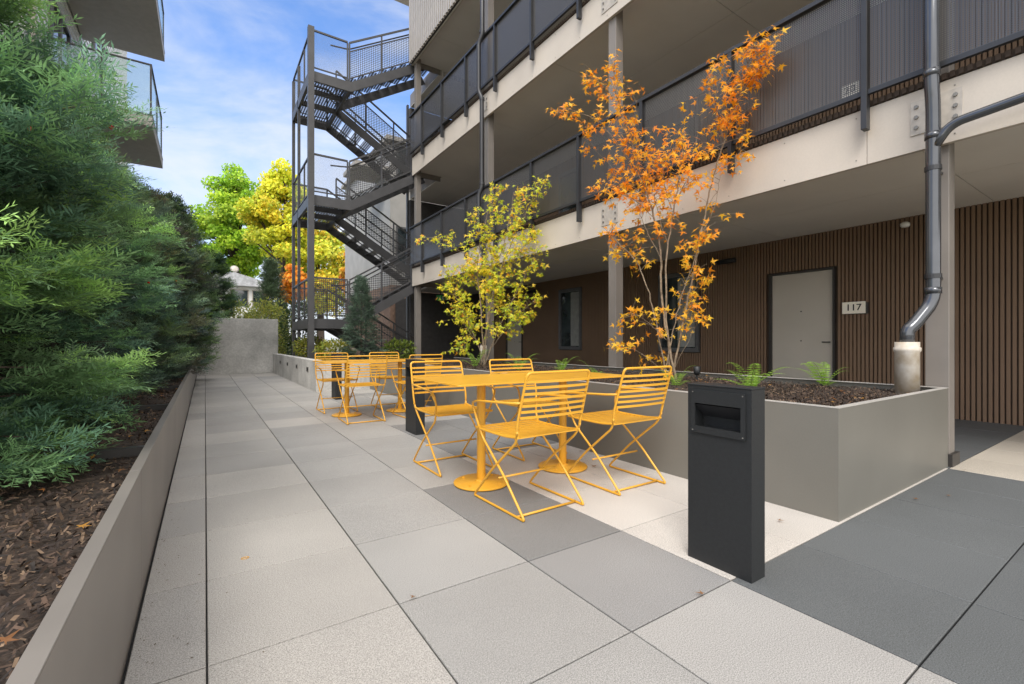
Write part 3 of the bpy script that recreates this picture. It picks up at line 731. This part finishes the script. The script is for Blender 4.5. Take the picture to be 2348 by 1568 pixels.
def c_or(T):
    n = len(T); pal = np.array([(1., .42, .025), (1., .51, .03), (.98, .34, .02), (1., .60, .04), (.82, .28, .03)]); i = rng.choice(5, n, p=[.38, .28, .18, .11, .05])
    low = (T[:, 2] < 2.1)&(rng.uniform(0, 1, n) < .5); c = pal[i]; c[low] = np.array((1., .62, .05)); return c*rng.uniform(.9, 1.0, (n, 1))
def c_yg(T):
    n = len(T); pal = np.array([(.66, .74, .05), (.92, .80, .05), (.46, .58, .05), (.97, .66, .05), (.95, .42, .04)]); h = (T[:, 2]-.6)/3.3
    i = np.where(rng.uniform(0, 1, n) < .3+h*.3, rng.choice([1, 3, 4], n, p=[.58, .34, .08]), rng.choice([0, 2, 1], n, p=[.48, .30, .22])); return pal[i]*rng.uniform(.8, 1.05, (n, 1))
b1 = G(1540, 869, .59)
maple('slender multi stemmed maple with bright orange leaves in the grey planter', tuple(b1), b1.x*st+b1.y*ct, [
 ([(1548,868),(1575,700),(1603,560),(1632,420),(1668,300),(1705,200),(1750,95)], .020, .005, .60, 34),
 ([(1540,868),(1520,700),(1512,560),(1482,430),(1440,300),(1412,210),(1408,140)], .024, .005, .42, 30),
 ([(1535,868),(1525,640),(1545,480),(1562,380),(1570,300)], .02, .005, .42, 28),
 ([(1545,868),(1552,720),(1590,600),(1610,520)], .014, .004, .5, 14),
 ([(1532,868),(1500,720),(1465,610),(1420,560),(1390,530)], .016, .004, .45, 17),
 ([(1482,430),(1430,350),(1360,270),(1270,258)], .009, .003, .15, 22),
 ([(1500,500),(1440,450),(1365,440)], .007, .003, .3, 14),
 ([(1440,300),(1390,200),(1340,180)], .006, .003, .3, 10),
 ([(1470,400),(1450,330),(1460,230)], .006, .003, .2, 14),
 ([(1505,470),(1420,400),(1345,320)], .006, .003, .2, 13),
 ([(1540,480),(1520,400),(1530,300)], .006, .003, .2, 13),
 ([(1545,470),(1580,400),(1600,310)], .006, .003, .2, 11),
 ([(1640,400),(1680,370),(1700,340)], .005, .003, .3, 7),
 ([(1660,320),(1640,240),(1665,130)], .006, .003, .15, 18),
 ([(1690,240),(1730,170),(1765,150)], .006, .003, .15, 14),
 ([(1700,200),(1720,130),(1740,100)], .006, .003, .15, 12),
 ([(1520,600),(1470,500),(1440,420)], .007, .003, .3, 12),
 ([(1530,560),(1500,450),(1500,360)], .007, .003, .3, 13),
 ([(1605,540),(1640,470),(1650,400)], .006, .003, .2, 6),
 ([(1530,780),(1480,735),(1440,715)], .006, .003, .3, 9),
 ([(1550,760),(1580,700),(1600,640)], .006, .003, .2, 12),
 ([(1525,835),(1460,805),(1400,800)], .005, .003, .3, 9),
 ([(1560,820),(1590,760),(1600,720)], .005, .003, .3, 7)], .112, c_or, 5, (.1, .34), 6, mul=1.35)
b2 = Vector((4.0, 6.85, .59)); Z2 = b2.x*st+b2.y*ct
maple('bushy multi stemmed maple with yellow green leaves, farther back in the planter', tuple(b2), Z2, [
 ([(1118,838),(1122,720),(1155,600),(1200,500),(1245,415)], .024, .005, .4, 30),
 ([(1116,838),(1102,700),(1095,600),(1115,500),(1140,430)], .024, .005, .3, 32),
 ([(1120,838),(1150,740),(1190,660),(1232,580)], .018, .005, .3, 28),
 ([(1112,838),(1075,740),(1045,680),(1025,625)], .018, .005, .3, 26),
 ([(1095,600),(1060,580),(1010,548),(965,545)], .009, .003, .2, 9),
 ([(1118,838),(1130,650),(1160,540),(1178,440)], .02, .005, .3, 32),
 ([(1125,800),(1180,730),(1225,690)], .009, .003, .3, 20),
 ([(1115,800),(1075,760),(1050,700)], .009, .003, .3, 18),
 ([(1120,700),(1090,640),(1050,610)], .008, .003, .2, 18),
 ([(1150,620),(1190,590),(1225,520)], .008, .003, .2, 18),
 ([(1110,825),(1070,805),(1050,795)], .006, .003, .5, 5),
 ([(1130,720),(1140,660),(1120,600)], .008, .003, .1, 18),
 ([(1130,640),(1120,560),(1085,500)], .008, .003, .2, 16)], .118, c_yg, 11, (.16, .44), 8, mul=1.7)

# ---------------------------------------------------------------- ferns and small plants
def fern(base, label, n=9, ln=.3, col=(.28, .46, .07), name='fern', group='ferns in the planter'):
    r = root(name, label, 'fern', base, group); V = []; F = []; C = []
    for k in range(n):
        a = 2*math.pi*k/n+random.uniform(-.4, .4); L_ = ln*random.uniform(.55, 1.25); up = random.uniform(.3, 1.4)
        d = Vector((math.cos(a), math.sin(a), 0)); sd_ = Vector((-math.sin(a), math.cos(a), 0)); m_ = 15; cc = np.array(col)*random.uniform(.6, 1.4)
        pts = [Vector(base)+d*(L_*t*.85)+Vector((0, 0, L_*up*(t*1.6-t*t*1.0))) for t in [i/m_ for i in range(m_+1)]]
        for i in range(m_):
            b = len(V); w_ = .0025; V += [tuple(pts[i]-sd_*w_), tuple(pts[i]+sd_*w_), tuple(pts[i+1]+sd_*w_), tuple(pts[i+1]-sd_*w_)]; F.append((b, b+1, b+2, b+3)); C += [cc*.6]*4
            if i > 0:
                t = i/m_; pl = L_*.22*math.sin(math.pi*min(1, t*.85+.15))**.8*(1.05-t*.6); tg = (pts[i+1]-pts[i]).normalized()
                for s in (-1, 1):
                    o = pts[i]; e = o+sd_*s*pl+tg*pl*.3-Vector((0, 0, pl*.15)); md = o.lerp(e, .45); b = len(V)
                    V += [tuple(o), tuple(md+tg*L_*.022), tuple(e), tuple(md-tg*L_*.022)]; F.append((b, b+1, b+2, b+3)); C += [cc, cc*1.1, cc*1.2, cc]
    np_mesh('fronds', V, F, np.array(C), M['leaf'], r); return r
fl = [((1722, 893), .33, 'light green fern in the planter right behind the front bollard', 11), ((1890, 885), .33, 'light green fern between the pale pipe socket and the front bollard', 10), ((1548, 886), .24, 'fern at the foot of the orange maple', 9), ((1368, 868), .24, 'fern behind the near table, below the second column', 8), ((1288, 850), .28, 'fern left of the second column base', 8), ((1190, 850), .34, 'fern just right of the yellow green maple stems', 9), ((1090, 842), .3, 'small fern left of the yellow green maple stems', 8)]
for (p, ln, lab, nf) in fl: fern(tuple(G(p[0], p[1], .585)), lab, nf, ln)
g = G(1598, 874, .585)
r = root('path_light', 'small black spotlight on a stake near the orange maple', 'light', tuple(g))
MB().tube([(g.x, g.y, .56), (g.x, g.y, .66)], .009, 8).build('stake', M['black'], r); MB().lathe((g.x, g.y, .65), [(.022, 0), (.034, .03), (.036, .09), (.03, .092), (.02, .05)], 16).build('lamp_head', M['black'], r, True)
def leafy(label, c, h, rad, n, lsz, pal, z0, name='shrub', cat='shrub', stemz=None):
    r = root(name, label, cat, (c[0], c[1], z0)); mb = MB()
    for k in range(5):
        a = k*1.3; mb.tube([(c[0], c[1], z0-.05), (c[0]+rad*.5*math.cos(a), c[1]+rad*.5*math.sin(a), z0+h*.6)], .012*max(1, h), 5, .004*max(1, h))
    mb.build('trunk', M['bark2'], r)
    d = norm(rng.normal(0, 1, (n, 3))); q = rng.uniform(.35, 1, n)**.5; lump = 1+.2*np.sin(4*d[:, 0]*3+c[0])*np.sin(d[:, 1]*9+1)
    T = np.array((c[0], c[1], z0+h*.52))+d*np.array((rad, rad, h*.5))*(q*lump)[:, None]
    tv = np.array([(0,0,0),(.25,.45,.03),(0,1,0),(-.25,.45,.03)]); tf = np.array([(0,1,2,3)])
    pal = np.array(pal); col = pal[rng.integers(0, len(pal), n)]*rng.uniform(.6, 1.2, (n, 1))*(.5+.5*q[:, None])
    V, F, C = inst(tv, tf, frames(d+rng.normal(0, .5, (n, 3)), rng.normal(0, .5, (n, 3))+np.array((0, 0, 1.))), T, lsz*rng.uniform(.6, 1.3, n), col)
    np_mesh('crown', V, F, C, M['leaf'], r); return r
gp = [(.20, .29, .05), (.30, .37, .07), (.14, .21, .04)]; yp = [(.55, .50, .08), (.42, .43, .07), (.30, .37, .06)]
leafy('low green shrub behind the recessed wall lights', (2.5, 13.9), .6, .45, 1000, .09, yp, .52)
leafy('yellow green shrub at the foot of the staircase column', (2.6, 11.6), .5, .42, 1000, .09, yp, .52)
leafy('small green shrub right of the blue green conifer', (4.1, 11.3), .5, .4, 900, .09, gp, .52)
leafy('dark shrub filling the gap right of the tall concrete wall', (2.6, 16.6), 1.9, .55, 2500, .09, [(.06, .11, .035), (.09, .14, .045)], .5)
def conifer(label, c, z0, h, rad, n, tpl, ln, col, name='conifer_tree'):
    r = root(name, label, 'tree', (c[0], c[1], z0)); MB().tube([(c[0], c[1], z0-.05), (c[0], c[1], z0+h*.97)], h*.018, 8, .005).build('trunk', M['bark2'], r)
    t = rng.uniform(0, 1, n)**1.3; a = rng.uniform(0, 6.283, n); ring = 1+.22*np.sin(t*h*26)+.2*np.sin(a*4+t*30); q = rng.uniform(.35, 1, n)**.5
    pr = (rad*(1-t)**.85+.02)*ring*q; T = np.stack([c[0]+pr*np.cos(a), c[1]+pr*np.sin(a), z0+.05+t*h*.95], 1)
    d = np.stack([np.cos(a), np.sin(a), -.35+t*1.4], 1)+rng.normal(0, .25, (n, 3)); nr = np.array((0, 0, 1.))[None]+rng.normal(0, .3, (n, 3))
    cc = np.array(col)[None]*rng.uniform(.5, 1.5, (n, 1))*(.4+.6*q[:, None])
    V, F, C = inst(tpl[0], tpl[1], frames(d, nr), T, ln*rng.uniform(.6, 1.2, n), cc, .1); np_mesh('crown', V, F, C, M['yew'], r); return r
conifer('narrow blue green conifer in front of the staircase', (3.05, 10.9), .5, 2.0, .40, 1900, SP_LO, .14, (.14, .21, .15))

# ---------------------------------------------------------------- yew hedge row
gr = 'dark evergreen shrubs along the left bed'
yl = [((-1.10, 2.85), 2.4, .60, 3600, .21, SP_HI, (.15, .27, .115), 0, 7, 'nearest evergreen shrub at the left edge, with red berries'),
 ((-1.10, 4.3), 2.45, .58, 3300, .20, SP_HI, (.145, .265, .11), 0, 7, 'second evergreen shrub from the camera in the left bed'),
 ((-1.05, 5.85), 2.55, .57, 2800, .20, SP_HI, (.13, .23, .12), .3, 5, 'third evergreen shrub from the camera in the left bed'),
 ((-.99, 7.4), 2.7, .59, 2500, .20, SP_HI, (.12, .215, .105), .3, 3, 'fourth evergreen shrub from the camera in the left bed'),
 ((-.91, 9.0), 2.95, .62, 2800, .23, SP_LO, (.09, .14, .075), 1.1, 0, 'dark brownish evergreen shrub, fifth in the left bed'),
 ((-.85, 10.8), 3.2, .64, 2800, .23, SP_LO, (.08, .12, .07), 1.1, 0, 'dark brownish evergreen shrub, sixth in the left bed'),
 ((-.72, 12.6), 3.75, .64, 2800, .25, SP_LO, (.10, .16, .08), .6, 0, 'tall dark evergreen shrub below the glass balcony, seventh in the left bed'),
 ((-.55, 14.5), 3.8, .64, 2800, .25, SP_LO, (.12, .20, .08), 0, 0, 'last evergreen shrub of the left bed, leaning over the paving'),
 ((.15, 18.1), 3.5, .6, 2200, .27, SP_LO, (.10, .17, .065), 0, 0, 'dark evergreen shrub rising behind the tall concrete wall')]
for (c, h, rad, n, ln, tpl, col, br, be, lab) in yl: yew('evergreen_shrub', lab, c, h, rad, n, ln, tpl, col, br, be, group=gr)

# ---------------------------------------------------------------- left building
LB = root('apartment_building', 'white sided apartment building behind the hedge with glass balconies', 'building', (-4, 13, 0))
mb = MB(); z = 0; YB = 9.0
while z < 13:
    mb.v += [(-2.6, YB, z), (-2.6, 24, z), (-2.625, 24, z+.18), (-2.625, YB, z+.18)]; b = len(mb.v)-4; mb.f.append((b, b+1, b+2, b+3))
    mb.v += [(-2.6, YB, z), (-2.6, 24, z), (-2.625, 24, z), (-2.625, YB, z)]; b = len(mb.v)-4; mb.f.append((b, b+1, b+2, b+3)); z += .18
mb.build('siding', M['siding'], LB)
MB().box(-9, -2.63, YB, 24, 0, 13).build('wall', M['siding'], LB)
for zz in (2.5, 5.76, 8.92):
    for (ya, yb) in ((12.9, 14.3), (17.2, 18.6)):
        wd = MB().box(-2.6, -2.585, ya, yb, zz, zz+2.2).build('window', M['wglass'], LB)
        mb = MB(); mb.box(-2.6, -2.55, ya-.07, ya, zz-.07, zz+2.27); mb.box(-2.6, -2.55, yb, yb+.07, zz-.07, zz+2.27); mb.box(-2.6, -2.551, ya, yb, zz+2.2, zz+2.27); mb.box(-2.6, -2.551, ya, yb, zz-.07, zz); mb.box(-2.583, -2.555, (ya+yb)/2-.04, (ya+yb)/2+.04, zz, zz+2.2); mb.build('frame', M['wframe'], wd)
for zz, ye in ((5.55, 15.1), (8.71, 15.8)):
    s_ = MB().box(-2.59, -.92, 12.26, ye, zz, zz+.22).build('balcony_slab', M['greysoffit'], LB, bevel=.01)
    mb = MB(); mb.box(-2.59, -.915, 12.255, ye+.01, zz+.2205, zz+.25); mb.build('drip_edge', M['railblk'], s_)
    for (a, b) in (((-2.55, 12.3), (-1.75, 12.3)), ((-1.72, 12.3), (-.96, 12.3)), ((-.95, 12.33), (-.95, 13.7)), ((-.95, 13.73), (-.95, ye-.05))):
        mb = MB(); mb.bar((a[0], a[1], zz+.78), (b[0], b[1], zz+.78), .012, 1.02); mb.build('glass_panel', M['glass'], LB)
    mb = MB(); mb.bar((-2.58, 12.3, zz+1.31), (-.93, 12.3, zz+1.31), .04, .025); mb.bar((-.95, 12.32, zz+1.31), (-.95, ye, zz+1.31), .04, .023); mb.build('top_rail', M['frame'], LB)
    for p in ((-2.56, 12.3), (-1.735, 12.3), (-.95, 12.3), (-.95, 13.72), (-.95, ye-.03)): MB().box(p[0]-.016, p[0]+.016, p[1]-.016, p[1]+.016, zz+.25, zz+1.30).build('post', M['frame'], LB)
MB().tube([(-2.52, 11.4, 0), (-2.52, 11.4, 13)], .05, 12).build('downpipe', M['galv'], LB, True)

# back wing behind stair
BW = root('apartment_wing', 'pale walled wing of the building seen through the steel staircase', 'building', (7, 19, 0))
mb = MB(); mb.box(5.9, 12, 17.2, 24, 3.2, 8.7); mb.build('wall', M['wingwall'], BW)
MB().box(5.9, 12, 17.18, 24, 0, 3.19).build('base_wall', M['brick'], BW)
MB().box(5.7, 12, 17.0, 24, 8.705, 8.85).build('roof', M['greysoffit'], BW)
MB().box(4.6, 5.89, 17.3, 19.0, 7.6, 7.76).build('balcony_slab', M['greysoffit'], BW)
for zz in (3.3, 6.4):
    for x in (6.2, 8.0):
        wd = MB().box(x, x+1.2, 17.17, 17.199, zz+.6, zz+2.1).build('window', M['wglass'], BW)
        MB().box(x-.07, x+1.27, 17.175, 17.198, zz+.52, zz+2.18).build('frame', M['wframe'], wd)
mb = MB(); mb.box(6.1, 7.2, 17.15, 17.178, .5, 2.7); mb.build('door', M['charcoal'], BW)

# ---------------------------------------------------------------- background trees and house
def bigtree(label, Z, px, ytop, ybot, wpx, n, pal, trunk=.35, lsz=.34, name='broadleaf_tree'):
    c = P3(px, 784, Z); zt = 1+(784-ytop)*Z/1050; zb = 1+(784-ybot)*Z/1050; rad = wpx/2*Z/1050
    r = root(name, label, 'tree', (c.x, c.y, -.1)); mb = MB()
    mb.tube([(c.x, c.y, -.1), (c.x, c.y, zb), (c.x+.2, c.y, (zb+zt)/2), (c.x, c.y, zt-1)], trunk, 10, .06)
    cl = []; K = 90
    for k in range(K):
        d = Vector((random.gauss(0, 1), random.gauss(0, 1), random.gauss(0, 1))).normalized()*random.uniform(.45, .95)
        t = .5+.5*d.z; wdt = rad*(1.0-.35*max(0, d.z)); p = Vector((c.x+d.x*wdt, c.y+d.y*wdt, zb+(zt-zb)*(t))); cl.append(p)
        if k % 3 == 0: mb.tube([(c.x, c.y, zb+(p.z-zb)*.4), tuple(p)], trunk*.25, 5, .03)
    mb.build('trunk', M['bark2'], r)
    cl = np.array([p[:] for p in cl]); i = rng.integers(0, K, n); d = norm(rng.normal(0, 1, (n, 3))); cr_ = rad*.26
    rr = rng.uniform(.2, 1.15, n)**.6
    T = cl[i]+d*(rr*cr_)[:, None]*np.array((1, 1, .7))
    tv = np.array([(0,0,0),(.42,.4,.06),(0,1,0),(-.42,.4,.06)])-np.array((0,.5,0)); tf = np.array([(0,1,2,3)])
    pal = np.array(pal); kc = rng.uniform(.75, 1.2, K); pi_ = rng.integers(0, len(pal), K)
    use = np.where(rng.uniform(0, 1, n) < .55, pi_[i], rng.integers(0, len(pal), n))
    col = pal[use]*kc[i][:, None]*rng.uniform(.7, 1.2, (n, 1))
    V, F, C = inst(tv, tf, frames(rng.normal(0, 1, (n, 3)), d*.6+rng.normal(0, .45, (n, 3))+np.array((-.4, -.45, .5))), T, lsz*rng.uniform(.6, 1.3, n), col)
    np_mesh('crown', V, F, C, M['farleaf'], r)
bigtree('large green and yellow tree left of the staircase', 38, 540, 385, 650, 170, 22000, [(.34, .56, .045), (.50, .68, .05), (.24, .42, .035)], lsz=.24)
bigtree('tall bright yellow tree directly left of the staircase columns', 34, 650, 365, 650, 165, 24000, [(.80, .78, .06), (.66, .72, .05), (.88, .72, .06), (.48, .58, .05)], lsz=.22)
bigtree('broad yellow tree seen through the staircase', 36, 735, 500, 720, 190, 12000, [(.70, .70, .07), (.48, .58, .06), (.84, .62, .06)], lsz=.25)
bigtree('small orange tree behind the staircase columns', 26, 672, 605, 700, 70, 3500, [(.92, .36, .03), (.95, .48, .04)], .12, .2)
bigtree('small orange tree seen between the stair landings', 24, 810, 560, 700, 60, 2500, [(.80, .30, .04), (.8, .5, .05)], .1, .2)
c = P3(622, 784, 24); conifer('small dark spruce beside the white house', (c.x, c.y), 0, 5.2, .8, 1500, SP_LO, .45, (.13, .19, .10))
for (px, wd_, lab) in ((540, 1.2, 'clipped yellow green hedge behind the concrete wall, left half'), (612, 1.2, 'clipped yellow green hedge behind the concrete wall, right half')):
    c = P3(px, 784, 17.5); leafy(lab, (c.x, c.y), 2.55, .95, 5000, .1, [(.42, .45, .09), (.32, .40, .08), (.52, .50, .12)], 0, 'hedge', 'hedge')
c = P3(545, 784, 30)
H = root('house', 'white house with a low grey roof behind the hedge', 'house', (c.x, c.y, 0))
MB().box(c.x-2.5, c.x+1.9, c.y-1, c.y+4, 0, 4.7).build('wall', M['white'], H)
mb = MB(); x0, x1, y0, y1 = c.x-2.8, c.x+2.2, c.y-1.4, c.y+4.4; xm = (x0+x1)/2
mb.v = [(x0, y0, 4.7), (x1, y0, 4.7), (xm, y0, 5.4), (x0, y1, 4.7), (x1, y1, 4.7), (xm, y1, 5.4), (x0, y0, 4.55), (x1, y0, 4.55), (x0, y1, 4.55), (x1, y1, 4.55)]
mb.f = [(0, 2, 5, 3), (2, 1, 4, 5), (0, 1, 2), (3, 5, 4), (6, 7, 1, 0), (8, 3, 4, 9), (6, 0, 3, 8), (7, 9, 4, 1), (6, 8, 9, 7)]; mb.build('roof', M['roof'], H)
for x in (-1.9, -.4, .8):
    wd = MB().box(c.x+x, c.x+x+.9, c.y-1.03, c.y-1.001, 3.3, 4.3).build('window', M['wglass'], H)
    mb = MB(); mb.box(c.x+x-.06, c.x+x-.001, c.y-1.05, c.y-1.001, 3.24, 4.36); mb.box(c.x+x+.901, c.x+x+.96, c.y-1.05, c.y-1.001, 3.24, 4.36); mb.box(c.x+x-.05, c.x+x+.95, c.y-1.049, c.y-1.002, 4.31, 4.36); mb.build('frame', M['galv'], wd)
dr = root('satellite_dish', 'small grey satellite dish above the white house roof', 'dish', (c.x-.2, c.y-.4, 5.3))
MB().tube([(c.x-.2, c.y-.4, 5.2), (c.x-.2, c.y-.4, 5.65)], .03, 6).build('mast', M['galv'], dr)
mb = MB(); mb.lathe((0, 0, 0), [(.03, .08), (.16, .04), (.25, 0), (.24, 0), (.13, .03)], 20); mt = Matrix.Translation((c.x-.2, c.y-.5, 5.7)) @ Matrix.Rotation(R(70), 4, 'X'); mb.v = [tuple(mt @ Vector(v)) for v in mb.v]; mb.build('dish', M['galv'], dr, True)

# ---------------------------------------------------------------- litter
def dryleaf(px, py, s, label, z=0.0):
    g = G(px, py, z); a = rng.uniform(0, 6.28, 1); T = np.array([(g.x, g.y, z+.010)])
    tv = LT[0].copy(); tv[:, 2] += .35*np.abs(tv[:, 0])+.25*tv[:, 1]**2
    V, F, C = inst(tv, LT[1], frames(np.stack([np.cos(a), np.sin(a), a*0+.1], 1), np.array([(0.1, .1, 1.)])), T, [s], np.array([(.30, .15, .06)]))
    o = np_mesh('fallen_leaf', V, F, C, M['leaf'], off=(g.x, g.y, z)); tag(o, label, 'leaf', 'fallen leaves on the paving')
for a in ((1610, 1367, .06, 'dry brown leaf on the paving in front of the near bollard'), (1787, 1197, .06, 'dry leaf on the pale paver between bollard and planter corner'), (2100, 1147, .05, 'left of two dry leaves on the dark pavers by the planter end'), (2172, 1139, .055, 'right of two dry leaves on the dark pavers by the planter end'), (2210, 1080, .05, 'dry leaf beside the foot of the big column'), (1330, 1037, .06, 'dry leaf at the foot of the planter behind the near chairs'), (1362, 1072, .08, 'dry curled leaf beside the near table base'), (948, 1373, .04, 'tiny pale leaf on a paver joint in the open foreground')): dryleaf(*a)
g = G(562, 1280); tag(MB().tube([(g.x+.016*math.cos(k*.314), g.y+.010*math.sin(k*.314), .002) for k in range(20)], .0014, 6, closed=True).build('rubber_band', M['yellow'], off=(g.x, g.y, 0)), 'small yellow rubber band lying on the left pavers', 'rubber band')
n = 260; k = n//2
tv, tf = LT
xs = np.concatenate([rng.uniform(3, 4.88, 170), rng.uniform(-.8, -.26, 90)]); ysr = np.concatenate([1.2+rng.uniform(0, 1, 170)**1.3*8, .8+rng.uniform(0, 1, 90)*9]); zs = np.concatenate([np.full(170, .615), np.full(90, .425)])
a = rng.uniform(0, 6.28, n); pal = np.array([(.42, .17, .05), (.30, .14, .06), (.55, .28, .06)])
V, F, C = inst(tv, tf, frames(np.stack([np.cos(a), np.sin(a), rng.normal(0, .2, n)], 1), np.array((0, 0, 1.))+rng.normal(0, .3, (n, 3))), np.stack([xs, ysr, zs], 1), rng.uniform(.03, .07, n), pal[rng.integers(0, 3, n)])
kind(np_mesh('leaf_litter', V, F, C, M['leaf']), 'stuff')
n = 450; u = rng.uniform(0, 1, n); xs = -.19+rng.exponential(.10, n); ysr = 1+u*10
V, F, C = inst(np.array([(-.5,-.2,0),(.5,-.2,0),(.4,.25,0),(-.4,.2,0)]), np.array([(0,1,2,3)]), frames(np.stack([np.cos(u*99), np.sin(u*99), u*0], 1), np.tile((0,0,1.), (n,1))), np.stack([xs, ysr, u*0+.003], 1), rng.uniform(.003, .010, n), np.tile((.10,.07,.045), (n,1)))
kind(np_mesh('debris', V, F, C, M['mulch']), 'stuff')
